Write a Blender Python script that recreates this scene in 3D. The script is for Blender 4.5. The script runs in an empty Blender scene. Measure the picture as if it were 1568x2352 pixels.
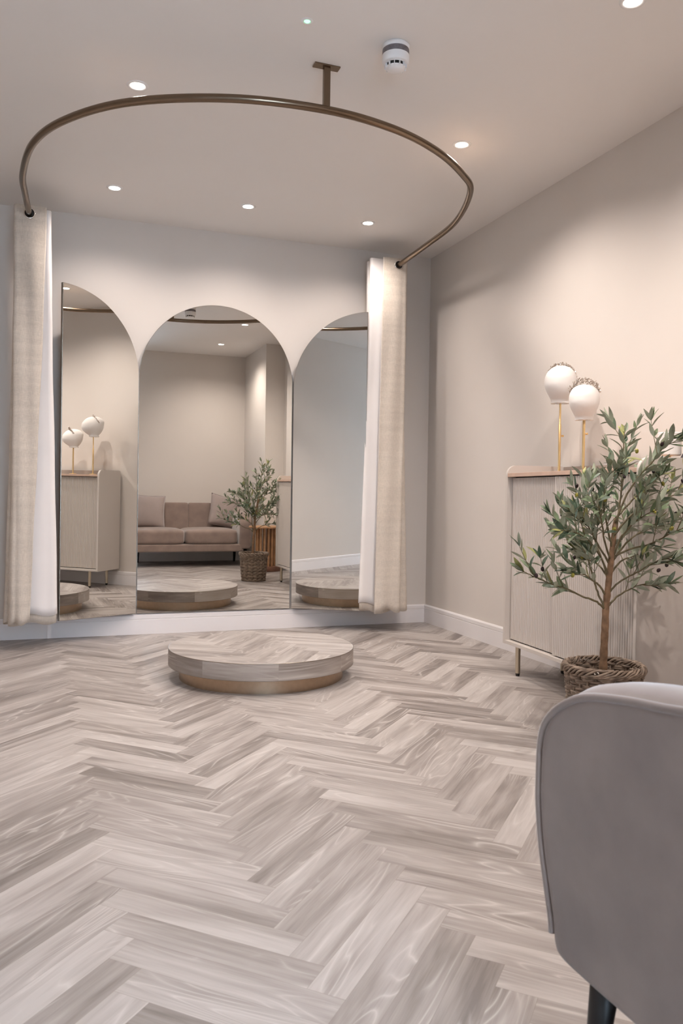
import bpy, bmesh, math, random
from mathutils import Vector, Matrix
import mathutils
random.seed(7)
S = bpy.context.scene
COL = S.collection
PI = math.pi
# ------------------------------------------------------------------ camera, world, exposure
FP, PITCH, ROLL, YAW, EYE = 1863.181, -0.0192, 0.0143, 0.3492, 0.8588
D, R, H = 5.065, 2.4714, 2.5          # back wall, right wall, ceiling
fw = Vector((math.sin(YAW)*math.cos(PITCH), math.cos(YAW)*math.cos(PITCH), math.sin(PITCH)))
r0 = Vector((math.cos(YAW), -math.sin(YAW), 0)); u0 = r0.cross(fw)
rt = r0*math.cos(ROLL)+u0*math.sin(ROLL); up = u0*math.cos(ROLL)-r0*math.sin(ROLL)
cd = bpy.data.cameras.new('camera'); cam = bpy.data.objects.new('camera', cd); COL.objects.link(cam)
mw = Matrix((rt, up, -fw)).transposed().to_4x4(); mw.translation = Vector((0, 0, EYE)); cam.matrix_world = mw
cd.sensor_fit = 'VERTICAL'; cd.sensor_height = 36; cd.sensor_width = 24; cd.lens = FP/2352*36
cd.clip_start = .02
cd.dof.use_dof = True; cd.dof.focus_distance = 4.0; cd.dof.aperture_fstop = 9
S.camera = cam
w = bpy.data.worlds.new('world'); S.world = w; w.use_nodes = True
w.node_tree.nodes['Background'].inputs[0].default_value = (.62, .78, 1, 1)
w.node_tree.nodes['Background'].inputs[1].default_value = 1.6
S.view_settings.view_transform = 'Standard'; S.view_settings.look = 'None'
S.view_settings.gamma = 1; S.view_settings.exposure = 0.1
SPOT_W, SPOT_COL = 59, (1, .885, .81)
DAY_W = 84
al = bpy.data.lights.new('daylight', 'AREA'); al.shape = 'RECTANGLE'; al.size = .95; al.size_y = 2.1
al.energy = DAY_W; al.color = (.60, .79, 1)
ao = bpy.data.objects.new('daylight', al); COL.objects.link(ao)
ao.location = (.42, -1.45, 1.35); ao.rotation_euler = (PI/2-.25, 0, .15)   # outside the shop window, shining in (+y)

# ------------------------------------------------------------------ helpers
def at_z(px, py, z):
    d = fw + rt*((px-784)/FP) - up*((py-1176)/FP); t = (z-EYE)/d.z
    return Vector((0, 0, EYE))+d*t
def mesh_obj(name, bm, mats, parent=None, smooth=False, keep=False):
    me = bpy.data.meshes.new(name)
    if not keep: bmesh.ops.recalc_face_normals(bm, faces=bm.faces[:])
    bm.to_mesh(me); bm.free()
    if not isinstance(mats, (list, tuple)): mats = [mats]
    for m in mats: me.materials.append(m)
    if smooth:
        for p in me.polygons: p.use_smooth = True
    o = bpy.data.objects.new(name, me); COL.objects.link(o)
    if parent:
        o.parent = parent
        o.matrix_parent_inverse = parent_world(parent).inverted()
    return o
def parent_world(o):
    m = Matrix.LocRotScale(o.location, o.rotation_euler, o.scale)
    if o.parent: m = parent_world(o.parent) @ o.matrix_parent_inverse @ m
    return m
def autosmooth(o, ang=40):
    me = o.data
    for p in me.polygons: p.use_smooth = True
    bm = bmesh.new(); bm.from_mesh(me)
    for e in bm.edges:
        if len(e.link_faces) == 2 and e.calc_face_angle(0) > math.radians(ang): e.smooth = False
    bm.to_mesh(me); bm.free(); return o
def tag(o, label=None, cat=None, group=None, kind=None):
    if label: o['label'] = label
    if cat: o['category'] = cat
    if group: o['group'] = group
    if kind: o['kind'] = kind
    return o
def thing(name, loc, label, cat, group=None, rz=0):
    o = bpy.data.objects.new(name, None); COL.objects.link(o); o.location = loc; o.rotation_euler.z = rz
    o.empty_display_size = .05
    return tag(o, label, cat, group)
def box(bm, x0, x1, y0, y1, z0, z1, M=None, mi=0):
    vs = [bm.verts.new((x, y, z)) for x in (x0, x1) for y in (y0, y1) for z in (z0, z1)]
    if M:
        for v in vs: v.co = M @ v.co
    for f in ((0,1,3,2),(4,6,7,5),(0,4,5,1),(2,3,7,6),(0,2,6,4),(1,5,7,3)):
        fc = bm.faces.new([vs[i] for i in f]); fc.material_index = mi
    return vs
def bevel_all(bm, w, seg=2):
    bmesh.ops.bevel(bm, geom=bm.edges[:], offset=w, segments=seg, profile=.5, affect='EDGES')
def bbox(x0, x1, y0, y1, z0, z1, bev=.003, M=None):
    bm = bmesh.new(); box(bm, x0, x1, y0, y1, z0, z1); bevel_all(bm, bev)
    if M: bmesh.ops.transform(bm, matrix=M, verts=bm.verts[:])
    return bm
def lathe(bm, prof, c=(0,0,0), n=48, axis=None, mi=0):
    rings = []
    for r, z in prof:
        if r < 1e-6: rings.append([bm.verts.new((c[0], c[1], c[2]+z))])
        else: rings.append([bm.verts.new((c[0]+r*math.cos(2*PI*k/n), c[1]+r*math.sin(2*PI*k/n), c[2]+z)) for k in range(n)])
    for a, b in zip(rings, rings[1:]):
        for k in range(n):
            if len(a) == 1 and len(b) == 1: continue
            if len(a) == 1: f = bm.faces.new((a[0], b[k], b[(k+1) % n]))
            elif len(b) == 1: f = bm.faces.new((a[k], b[0], a[(k+1) % n]))
            else: f = bm.faces.new((a[k], b[k], b[(k+1) % n], a[(k+1) % n]))
            f.material_index = mi
def tube(bm, pts, rad, n=10, caps=True, closed=False, mi=0):
    pts = [Vector(p) for p in pts]; N = len(pts)
    rads = rad if isinstance(rad, (list, tuple)) else [rad]*N
    T = []
    for i in range(N):
        a = pts[(i-1) % N] if (closed or i > 0) else pts[i]; b = pts[(i+1) % N] if (closed or i < N-1) else pts[i]
        T.append((b-a).normalized())
    u = T[0].orthogonal().normalized(); rings = []
    for i in range(N):
        u = (u - T[i]*u.dot(T[i])).normalized(); v = T[i].cross(u)
        rings.append([bm.verts.new(pts[i]+(u*math.cos(2*PI*k/n)+v*math.sin(2*PI*k/n))*rads[i]) for k in range(n)])
    for i in range(N if closed else N-1):
        a, b = rings[i], rings[(i+1) % N]
        sh = 0
        if closed and i == N-1:
            sh = min(range(n), key=lambda s: (a[0].co-b[s].co).length)
        for k in range(n):
            f = bm.faces.new((a[k], a[(k+1) % n], b[(k+1+sh) % n], b[(k+sh) % n])); f.material_index = mi
    if caps and not closed:
        bm.faces.new(rings[0][::-1]).material_index = mi; bm.faces.new(rings[-1]).material_index = mi
def catmull(P, k=8, closed=False):
    P = [Vector(p) for p in P]; out = []; n = len(P)
    for i in range(n if closed else n-1):
        if closed: a, b, c, d = P[i-1], P[i], P[(i+1) % n], P[(i+2) % n]
        else: a, b, c, d = P[max(i-1, 0)], P[i], P[i+1], P[min(i+2, n-1)]
        for j in range(k):
            t = j/k
            out.append(.5*((2*b)+(c-a)*t+(2*a-5*b+4*c-d)*t*t+(3*b-3*c+d-a)*t**3))
    if not closed: out.append(P[-1])
    return out
def superbox(bm, c, s, n=6, seg=14, M=None, puff=0):
    """rounded padded block: superellipsoid of exponent n with half sizes s"""
    vs = {}
    def vert(i, j, k):
        key = (i, j, k)
        if key not in vs:
            f = lambda q: math.sin((q/seg*2-1)*PI/2)
            p = Vector((f(i), f(j), f(k)))
            nn = (abs(p.x)**n+abs(p.y)**n+abs(p.z)**n)**(1/n); p /= nn
            if puff: p.z *= 1+puff*(1-p.x**2)*(1-p.y**2)
            q = Vector((p.x*s[0], p.y*s[1], p.z*s[2]))
            if M: q = M @ q
            vs[key] = bm.verts.new(q+Vector(c))
        return vs[key]
    for a in range(seg):
        for b in range(seg):
            for w0 in (0, seg):
                for q in ([(w0,a,b),(w0,a+1,b),(w0,a+1,b+1),(w0,a,b+1)], [(a,w0,b),(a+1,w0,b),(a+1,w0,b+1),(a,w0,b+1)], [(a,b,w0),(a+1,b,w0),(a+1,b+1,w0),(a,b+1,w0)]):
                    bm.faces.new([vert(*x) for x in q])

# ------------------------------------------------------------------ materials
class NT:
    def __init__(s, name):
        s.m = bpy.data.materials.new(name); s.m.use_nodes = True; s.t = s.m.node_tree
        s.p = s.t.nodes['Principled BSDF']
    def n(s, t, **kw):
        nd = s.t.nodes.new(t)
        for k, v in kw.items(): setattr(nd, k, v)
        return nd
    def l(s, a, b): s.t.links.new(a, b)
    def math(s, op, a, b=None, c=None):
        nd = s.n('ShaderNodeMath', operation=op)
        for i, x in enumerate((a, b, c)):
            if x is None: continue
            if isinstance(x, (int, float)): nd.inputs[i].default_value = x
            else: s.l(x, nd.inputs[i])
        return nd.outputs[0]
    def mix(s, f, a, b, bt='MIX'):
        nd = s.n('ShaderNodeMix', data_type='RGBA', blend_type=bt)
        for i, x in ((0, f), (6, a), (7, b)):
            if isinstance(x, (int, float)): nd.inputs[i].default_value = x
            elif isinstance(x, tuple): nd.inputs[i].default_value = (*x, 1)
            else: s.l(x, nd.inputs[i])
        return nd.outputs[2]
    def noise(s, vec, scale, detail=3, rough=.5, dist=0):
        nd = s.n('ShaderNodeTexNoise'); nd.inputs['Scale'].default_value = scale; nd.inputs['Detail'].default_value = detail
        nd.inputs['Roughness'].default_value = rough; nd.inputs['Distortion'].default_value = dist
        if vec is not None: s.l(vec, nd.inputs['Vector'])
        return nd.outputs[0]
    def ramp(s, f, stops):
        nd = s.n('ShaderNodeValToRGB'); e = nd.color_ramp.elements
        while len(e) < len(stops): e.new(.5)
        for i, (p, c) in enumerate(stops): e[i].position = p; e[i].color = (*c, 1) if len(c) == 3 else c
        s.l(f, nd.inputs[0]); return nd.outputs[0]
    def bump(s, h, strength, dist=.002):
        nd = s.n('ShaderNodeBump'); nd.inputs['Strength'].default_value = strength; nd.inputs['Distance'].default_value = dist
        s.l(h, nd.inputs['Height']); s.l(nd.outputs[0], s.p.inputs['Normal'])
def simple(name, col, rough=.5, metal=0, var=0, scale=6, bump=0, bscale=300, sheen=0, spec=.5):
    a = NT(name); a.p.inputs['Roughness'].default_value = rough; a.p.inputs['Metallic'].default_value = metal
    a.p.inputs['Specular IOR Level'].default_value = spec
    tc = a.n('ShaderNodeTexCoord').outputs['Object']
    nz = a.noise(tc, scale, 4)
    d = tuple(c*(1-var) for c in col); b = tuple(min(1, c*(1+var)) for c in col)
    a.l(a.ramp(nz, [(.3, d), (.7, b)]), a.p.inputs['Base Color'])
    if bump: a.bump(a.noise(tc, bscale, 3), bump, .001)
    if sheen: a.p.inputs['Sheen Weight'].default_value = sheen; a.p.inputs['Sheen Roughness'].default_value = .4
    return a.m
def wood_floor(name, gap=True, tone=1.0, warm=(1, 1, 1)):
    a = NT(name)
    uv = a.n('ShaderNodeUVMap', uv_map='plank').outputs[0]; rn = a.n('ShaderNodeUVMap', uv_map='rand').outputs[0]
    su = a.n('ShaderNodeSeparateXYZ'); a.l(uv, su.inputs[0]); sr = a.n('ShaderNodeSeparateXYZ'); a.l(rn, sr.inputs[0])
    u, v, r1, r2 = su.outputs[0], su.outputs[1], sr.outputs[0], sr.outputs[1]
    def vec(ku, kv, off):
        c = a.n('ShaderNodeCombineXYZ')
        a.l(a.math('MULTIPLY_ADD', u, ku, a.math('MULTIPLY', r1, 31+off)), c.inputs[0])
        a.l(a.math('MULTIPLY_ADD', v, kv, a.math('MULTIPLY', r2, 17+off)), c.inputs[1])
        a.l(a.math('MULTIPLY', r1, 57.0), c.inputs[2]); return c.outputs[0]
    broad = a.noise(vec(1.9, 15, 1), 1.0, 3, .55, .5)
    streak = a.noise(vec(5, 95, 2), 1.0, 3, .6)
    fine = a.noise(vec(14, 620, 3), 1.0, 2, .6)
    base = a.noise(vec(1.5, 11, 4), 1.0, 1.5, .4, .5)
    ring = a.math('PINGPONG', a.math('MULTIPLY', base, 15.0), .5)          # cathedral figure
    ringl = a.math('MULTIPLY', a.math('POWER', a.math('SUBTRACT', 1.0, a.math('MULTIPLY', ring, 2.0)), 4.0), 1.0)
    mask = a.n('ShaderNodeMapRange'); mask.inputs[1].default_value = .45; mask.inputs[2].default_value = .62
    a.l(a.noise(vec(3.0, 16, 5), 1.0, 1), mask.inputs[0])
    val = a.math('ADD', a.math('MULTIPLY', broad, .86), a.math('MULTIPLY', streak, .34))
    val = a.math('ADD', val, a.math('MULTIPLY', fine, .12))
    val = a.math('ADD', val, a.math('MULTIPLY', a.math('SUBTRACT', r2, .5), .30))
    val = a.math('ADD', val, -.155)
    c = a.ramp(val, [(.24, tuple(x*tone for x in (.175, .152, .14))), (.42, tuple(x*tone for x in (.285, .253, .236))), (.56, tuple(x*tone for x in (.37, .335, .315))), (.74, tuple(x*tone for x in (.465, .43, .41)))])
    c = a.mix(a.math('MULTIPLY', a.math('MULTIPLY', ringl, mask.outputs[0]), .6), c, (.60, .565, .54))
    if gap:
        ev = a.math('MINIMUM', v, a.math('SUBTRACT', .0742, v)); eu = a.math('MINIMUM', u, a.math('SUBTRACT', .4452, u))
        e = a.math('MINIMUM', ev, eu); g = a.math('LESS_THAN', e, .0006)
        c = a.mix(a.math('MULTIPLY', g, .45), c, (.2, .165, .14))
    c = a.mix(1.0, c, warm, 'MULTIPLY')
    a.l(c, a.p.inputs['Base Color'])
    a.p.inputs['Roughness'].default_value = .42; a.p.inputs['Specular IOR Level'].default_value = .4
    a.bump(a.math('ADD', a.math('MULTIPLY', fine, .5), streak), .12, .0008)
    return a.m
def linen(name, col, bump=.35):
    a = NT(name); tc = a.n('ShaderNodeTexCoord').outputs['Object']
    mp = a.n('ShaderNodeMapping'); mp.inputs['Scale'].default_value = (60, 60, 520); a.l(tc, mp.inputs[0])
    mp2 = a.n('ShaderNodeMapping'); mp2.inputs['Scale'].default_value = (420, 420, 40); a.l(tc, mp2.inputs[0])
    n1 = a.noise(mp.outputs[0], 1, 2); n2 = a.noise(mp2.outputs[0], 1, 2)
    mp3 = a.n('ShaderNodeMapping'); mp3.inputs['Scale'].default_value = (1.5, 1.5, 26); a.l(tc, mp3.inputs[0])
    n3 = a.noise(mp3.outputs[0], 1, 3)
    s = a.math('ADD', a.math('MULTIPLY', n1, .5), a.math('MULTIPLY', n2, .5))
    t = a.math('ADD', a.math('MULTIPLY', s, .7), a.math('MULTIPLY', n3, .3))
    a.l(a.ramp(t, [(.35, tuple(c*.82 for c in col)), (.62, tuple(min(1, c*1.1) for c in col))]), a.p.inputs['Base Color'])
    a.p.inputs['Roughness'].default_value = .9; a.p.inputs['Specular IOR Level'].default_value = .15
    a.bump(a.math('ADD', s, a.math('MULTIPLY', n3, .8)), bump, .0015); return a.m
def emit(name, col, st):
    a = NT(name); a.p.inputs['Emission Color'].default_value = (*col, 1); a.p.inputs['Emission Strength'].default_value = st
    a.p.inputs['Base Color'].default_value = (*col, 1); return a.m

M_wall = simple('wall_paint', (.655, .61, .57), .75, var=.012, scale=3, bump=.08, bscale=420, spec=.2)
M_ceil = simple('ceiling_paint', (.80, .77, .745), .8, var=.01, scale=2, bump=.05, bscale=300, spec=.2)
M_trim = simple('white_gloss_paint', (.80, .775, .78), .35, var=.01)
M_floor = wood_floor('vinyl_planks')
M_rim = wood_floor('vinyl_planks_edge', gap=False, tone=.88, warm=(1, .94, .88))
M_brass = simple('brushed_bronze', (.42, .31, .22), .38, 1, var=.06, scale=40, bump=.05, bscale=200)
M_gold = simple('satin_brass', (.83, .58, .28), .28, 1, var=.03)
M_champ = simple('champagne_metal', (.62, .54, .42), .35, 1, var=.03)
M_rail = simple('antique_bronze', (.20, .150, .108), .22, 1, var=.05, scale=20)
M_black = simple('black_lacquer', (.012, .012, .013), .35, var=.1)
M_linen = linen('linen_weave', (.61, .545, .475)); M_lining = simple('cotton_lining', (.82, .785, .77), .85, var=.02, bump=.1, bscale=60, spec=.1)
M_cab = simple('taupe_lacquer', (.60, .55, .51), .5, var=.012, bump=.04, bscale=500, spec=.35)
M_copper = simple('rose_wood_veneer', (.58, .41, .32), .42, var=.08, scale=18)
M_head = simple('white_cloth', (.78, .755, .735), .7, var=.015, bump=.05, bscale=400, spec=.2)
M_crystal = simple('crystal_beads', (.62, .55, .49), .15, .85, var=.12, scale=200)
M_pearl = simple('pearl', (.85, .8, .75), .2, var=.03)
M_velvet = simple('taupe_velvet', (.26, .198, .172), .85, var=.13, scale=9, bump=.15, bscale=500, sheen=.7, spec=.15)
M_pillow = simple('taupe_velvet_light', (.33, .275, .26), .85, var=.05, scale=9, bump=.15, bscale=500, sheen=.5, spec=.15)
M_white = simple('white_plastic', (.80, .79, .79), .4, var=.01)
M_wicker = simple('kubu_wicker', (.175, .125, .092), .6, var=.38, scale=38, bump=.3, bscale=150)
M_wickerl = simple('kubu_wicker_pale', (.27, .205, .155), .6, var=.35, scale=38, bump=.3, bscale=150)
M_trunk = simple('olive_bark', (.23, .135, .075), .75, var=.35, scale=45, bump=.5, bscale=90)
M_twig = simple('green_twig', (.16, .13, .07), .6, var=.3, scale=60)
M_leaf = [simple('leaf_deep', (.075, .115, .07), .42, var=.35, scale=25, spec=.4), simple('leaf_mid', (.15, .195, .11), .45, var=.3, scale=25, spec=.4), simple('leaf_yellow', (.30, .30, .11), .5, var=.25, scale=25)]
M_leafu = simple('leaf_underside', (.37, .40, .30), .6, var=.15, scale=25)
M_olive = simple('olive_black', (.025, .012, .014), .18, var=.3, scale=80)
M_oliveg = simple('olive_green', (.33, .30, .05), .25, var=.2, scale=80)
M_tabwood = simple('oak_slats', (.36, .19, .09), .5, var=.25, scale=14)
M_tabbase = simple('dark_walnut', (.14, .06, .035), .45, var=.3, scale=20)
M_grey = simple('charcoal_fabric', (.07, .065, .075), .85, var=.1)
M_silver = simple('polished_steel', (.7, .68, .66), .18, 1)
M_dark = simple('dark_recess', (.02, .018, .017), .8)
M_soil = simple('dark_pot', (.03, .025, .02), .9, var=.3)
a = NT('mirror_silver'); a.p.inputs['Metallic'].default_value = 1; a.p.inputs['Roughness'].default_value = 0.0
a.p.inputs['Base Color'].default_value = (.80, .80, .775, 1); M_mirror = a.m
M_edge = simple('bronze_mirror_edge', (.28, .24, .2), .3, 1, var=.05)
a = NT('window_glass'); a.p.inputs['Transmission Weight'].default_value = 1; a.p.inputs['Roughness'].default_value = 0; a.p.inputs['IOR'].default_value = 1.02; M_glass = a.m
a = NT('clear_plastic'); a.p.inputs['Transmission Weight'].default_value = .7; a.p.inputs['Roughness'].default_value = .15; a.p.inputs['Base Color'].default_value = (.9, .9, .9, 1); M_clear = a.m
M_lamp = emit('lamp_glow', (1, .93, .85), 22)
M_led = emit('green_led', (.22, 1, .42), 3)

# ------------------------------------------------------------------ setting
def struct(name, bm, m, **k):
    o = mesh_obj(name, bm, m, **k)
    if not k.get('parent'): tag(o, kind='structure')
    return o
XL, YR, XA, YA, XP, YP = -.75, .2334, .90, -1.2, 2.258, 1.27     # left wall, rear wall, alcove edge, shop front, pier
def wallbox(name, *b):
    bm = bmesh.new(); box(bm, *b); return struct(name, bm, M_wall)
wallbox('wall_back', XL-.1, R+.1, D, D+.1, 0, H)
wallbox('wall_right', R, R+.1, YP, D, 0, H)
wallbox('wall_pier', XP, R+.1, YR-.1, YP, 0, H)
wallbox('wall_rear', XA, XP, YR-.1, YR, 0, H)
wallbox('wall_alcove', XA, XA+.1, YA, YR-.1, 0, H)
wallbox('wall_left', XL-.1, XL, YA-.1, D, 0, H)
bm = bmesh.new()                                           # shop front wall with its opening
for b in ((XL, -.05, YA-.1, YA, 0, H), (.86, XA+.1, YA-.1, YA, 0, H), (-.05, .86, YA-.1, YA, 2.25, H), (-.05, .86, YA-.1, YA, 0, .06)): box(bm, *b)
struct('wall_front', bm, M_wall)
bm = bmesh.new(); box(bm, XL-.1, R+.1, YA-.1, D+.1, H, H+.1); struct('ceiling', bm, M_ceil)
bm = bmesh.new()
for b in ((-.05, 0, YA-.07, YA-.02, .06, 2.25), (.81, .86, YA-.07, YA-.02, .06, 2.25), (0, .81, YA-.07, YA-.02, 2.2, 2.25), (0, .81, YA-.07, YA-.02, .06, .11)): box(bm, *b)
wf = struct('window_1', bm, M_white)
bm = bmesh.new(); box(bm, 0, .81, YA-.05, YA-.044, .11, 2.2); mesh_obj('pane', bm, M_glass, parent=wf)
# skirting boards, profile: height .122, groove, chamfered top
SK = [(0, 0), (.015, 0), (.015, .088), (.0125, .090), (.0125, .092), (.015, .094), (.015, .114), (.008, .122), (0, .122)]
def skirt(name, p, q, nrm, e0=0, e1=0):
    p, q, nrm = Vector(p), Vector(q), Vector(nrm); d = (q-p).normalized(); bm = bmesh.new(); rings = []
    for base, e in ((p, e0), (q, e1)):
        rings.append([bm.verts.new((base.x+nrm.x*t+d.x*e*t, base.y+nrm.y*t+d.y*e*t, z)) for t, z in SK])
    for k in range(len(SK)):
        bm.faces.new((rings[0][k], rings[0][(k+1) % len(SK)], rings[1][(k+1) % len(SK)], rings[1][k]))
    bm.faces.new(rings[0]); bm.faces.new(rings[1])
    struct(name, bm, M_trim)
skirt('baseboard_back', (XL, D), (R, D), (0, -1), 1, -1)
skirt('baseboard_right', (R, D), (R, YP), (-1, 0), 1, -1)
skirt('baseboard_pier', (R, YP), (XP, YP), (0, 1), 1, 1)
skirt('baseboard_pier_side', (XP, YP), (XP, YR), (-1, 0), -1, -1)
skirt('baseboard_rear', (XP, YR), (XA, YR), (0, 1), 1, 0)
skirt('baseboard_left', (XL, YA), (XL, D), (1, 0), 0, -1)

# herringbone planks: one face per plank carrying its own uv (metres) and random pair
def clip(poly, A, B, keep):
    out = []
    for i in range(len(poly)):
        p, q = poly[i], poly[(i+1) % len(poly)]; a, b = keep(p), keep(q)
        if a >= 0: out.append(p)
        if (a >= 0) != (b >= 0): out.append(p+(q-p)*(a/(a-b)))
    return out
def herring(bm, O, dl, W, planes, z, seed, rng=70):
    rnd = random.Random(seed); uvl = bm.loops.layers.uv.new('plank'); rl = bm.loops.layers.uv.new('rand')
    an = math.radians(45+dl); P = Vector((math.cos(an), math.sin(an))); Q = Vector((-P.y, P.x)); O = Vector(O)
    for i in range(-rng, rng):
        for j in range(-rng, rng):
            k = (i-j) % 12
            if k == 0: o, A, B = O+W*(i*P+j*Q), P, Q
            elif k == 11: o, A, B = O+W*(i*P+j*Q)+W*P, Q, -P
            else: continue
            r = (rnd.random(), rnd.random())
            poly = [o, o+6*W*A, o+6*W*A+W*B, o+W*B]
            for n, c in planes:
                if poly: poly = clip(poly, None, None, lambda p: p.dot(n)-c)
            if len(poly) < 3: continue
            f = bm.faces.new([bm.verts.new((p.x, p.y, z)) for p in poly])
            for lp, p in zip(f.loops, poly):
                d = p-o; lp[uvl].uv = (d.dot(A), d.dot(B)); lp[rl].uv = r
bm = bmesh.new(); V2 = lambda x, y: Vector((x, y))
herring(bm, (.474, 2.013), .92, .0742, [(V2(1, 0), XL-.1), (V2(-1, 0), -(R+.1)), (V2(0, 1), YA-.1), (V2(0, -1), -(D+.1))], 0, 11)
for f in bm.faces:
    if f.normal.z < 0: f.normal_flip()
# floor build-up under the planks
o = struct('floor', bm, M_floor, keep=True)

# ------------------------------------------------------------------ podium
pc = (.975, 3.765)
pod = thing('round_podium', (*pc, 0), 'low round wood-topped podium on a bronze plinth, standing on the floor before the mirrors', 'podium')
bm = bmesh.new(); lathe(bm, [(0, 0), (.388, 0), (.388, .066), (0, .066)], (*pc, 0), 96); autosmooth(mesh_obj('plinth', bm, M_brass, pod))
NR = 120; RP = .438; ZT = .142
pl = [(V2(-math.cos(2*PI*k/NR), -math.sin(2*PI*k/NR)), -(RP*math.cos(PI/NR)+pc[0]*math.cos(2*PI*k/NR)+pc[1]*math.sin(2*PI*k/NR))) for k in range(NR)]
bm = bmesh.new(); herring(bm, (.86, 3.58), 12, .0742, pl, ZT, 5, 14)
for f in bm.faces:
    if f.normal.z < 0: f.normal_flip()
mesh_obj('top_planks', bm, M_floor, pod, keep=True)
bm = bmesh.new(); uvl = bm.loops.layers.uv.new('plank'); rl = bm.loops.layers.uv.new('rand'); rnd = random.Random(3)
RO = RP+.0005; n = 144; per = 18
for k in range(n):
    a0, a1 = 2*PI*k/n, 2*PI*(k+1)/n; seg = (k+2)//per
    random.seed(seg*7+1); rr = (random.random(), random.random())
    vs = [bm.verts.new((pc[0]+RO*math.cos(t), pc[1]+RO*math.sin(t), z)) for t, z in ((a0, .066), (a1, .066), (a1, ZT-.001), (a0, ZT-.001))]
    f = bm.faces.new(vs); u0_ = ((k+2) % per)*RO*2*PI/n
    for lp, (u, v) in zip(f.loops, ((0, .0), (1, .0), (1, .0745), (0, .0745))): lp[uvl].uv = (u0_+u*RO*2*PI/n, v); lp[rl].uv = rr
mesh_obj('edge_planks', bm, M_rim, pod, keep=True)
random.seed(7)
bm = bmesh.new(); lathe(bm, [(.388, .0655), (RO-.0003, .0655), (RO+.0006, .066), (RO+.0006, .067)], (*pc, 0), 96)
lathe(bm, [(RO+.0005, ZT-.002), (RO+.0008, ZT-.0005), (RO-.0015, ZT+.0003)], (*pc, 0), 144); mesh_obj('edge_trim', bm, M_edge, pod, smooth=True)

# ------------------------------------------------------------------ mirrors
def arch_outline(wd, z0, ztop, side):
    """outline in local (s, z); side 0: full arch, -1/+1: quarter arch, apex on that side"""
    if side == 0:
        r = wd/2; zc = ztop-r; pts = [(-r, z0), (r, z0)]
        pts += [(r*math.cos(t*PI/64), zc+r*math.sin(t*PI/64)) for t in range(65)]
    else:
        r = wd; zc = ztop-r; pts = [(0, z0), (r, z0)]
        pts += [(r*math.cos(t*PI/2/40), zc+r*math.sin(t*PI/2/40)) for t in range(41)]
        if side > 0: pts = [(wd-s, z) for s, z in pts][::-1]
    return pts
def mirror(p, t, tilt, pts, label, name='arched_mirror'):
    t = Vector(t).normalized(); n = Vector((t.y, -t.x, math.tan(tilt))).normalized(); u = n.cross(t); u = u if u.z > 0 else -u
    root = thing(name, (p[0], p[1], .13), label, 'mirror', 'arched mirror panels')
    def P3(s, z, dn): return Vector((p[0], p[1], 1.1))+t*s+u*(z-1.1)+n*dn
    def slab(d0, d1, ins, nm, mat):
        bm = bmesh.new(); cx = sum(q[0] for q in pts)/len(pts); cz = 1.1
        q = [(s+(cx-s)/max(abs(cx-s), .05)*ins*(abs(cx-s) > .02), z+(ins if z < 1 else -ins*(z-1.5)/.5*(z > 1.5))) for s, z in pts]
        a_ = [bm.verts.new(P3(s, z, d0)) for s, z in q]; b_ = [bm.verts.new(P3(s, z, d1)) for s, z in q]; m_ = len(q)
        bm.faces.new(a_); bm.faces.new(b_[::-1])
        for k in range(m_): bm.faces.new((a_[k], a_[(k+1) % m_], b_[(k+1) % m_], b_[k]))
        return mesh_obj(nm, bm, mat, root)
    slab(0, -.006, .002, 'glass', M_mirror)
    slab(-.006, -.022, 0, 'backing_frame', M_edge)
    return root, P3
TL = -.0054
mirror((1.004, 5.040), (math.cos(-.0036), math.sin(-.0036), 0), TL, arch_outline(.966, .128, 2.037, 0), 'wide middle mirror with a full round arch top, between the two half-arch mirrors')
oL, iL, iR, oR = V2(.078, 4.829), V2(.522, 5.03), V2(1.488, 5.02), V2(1.902, 4.785)
dL = iL-oL; rL, P3L = mirror(oL, (dL.x, dL.y, 0), -.008, arch_outline(dL.length-.003, .13, 2.036, -1), 'left half-arch mirror angled in beside the left curtain, reflecting the cabinet')
dR = oR-iR; rR, P3R = mirror(iR, (dR.x, dR.y, 0), -.009, arch_outline(dR.length, .13, 2.025, 1), 'right half-arch mirror angled in beside the right curtain, reflecting bare wall')
# wall battens that carry the angled panels
for root, c in ((rL, (.12, .17, 4.915, D)), (rR, (1.84, 1.88, 4.87, D))):
    for z in (.15, 1.7):
        bm = bbox(*c, z, z+.06, .002); mesh_obj('wall_bracket', bm, M_edge, root)

# ------------------------------------------------------------------ curtain rail
RAILZ = 2.335
rp = [(-.09, D), (-.092, 4.85), (-.094, 4.66), (-.108, 4.35), (-.112, 4.08), (-.062, 3.71), (.061, 3.43), (.289, 3.182), (.635, 3.015), (.993, 2.968), (1.291, 3.018), (1.544, 3.137), (1.764, 3.313), (1.909, 3.495), (2.045, 3.905), (2.078, 4.315), (2.098, 4.79), (2.105, D)]
rail = thing('curved_curtain_rail', (.995, 2.97, H), 'bronze horseshoe curtain rail hung from the ceiling around the podium', 'curtain rail')
bm = bmesh.new(); tube(bm, catmull([(x, y, RAILZ) for x, y in rp], 10), .0155, 16); mesh_obj('rail_tube', bm, M_rail, rail, smooth=True)
bm = bbox(.982, 1.008, 2.958, 2.978, RAILZ+.01, H-.004, .002); mesh_obj('drop_post', bm, M_rail, rail)
bm = bbox(.943, 1.045, 2.95, 2.985, H-.006, H, .001); mesh_obj('ceiling_plate', bm, M_rail, rail)
for x in (-.09, 2.105):
    bm = bmesh.new(); tube(bm, [(x, D, RAILZ), (x, D-.008, RAILZ)], .034, 24); mesh_obj('wall_flange', bm, M_rail, rail, smooth=False)

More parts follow.
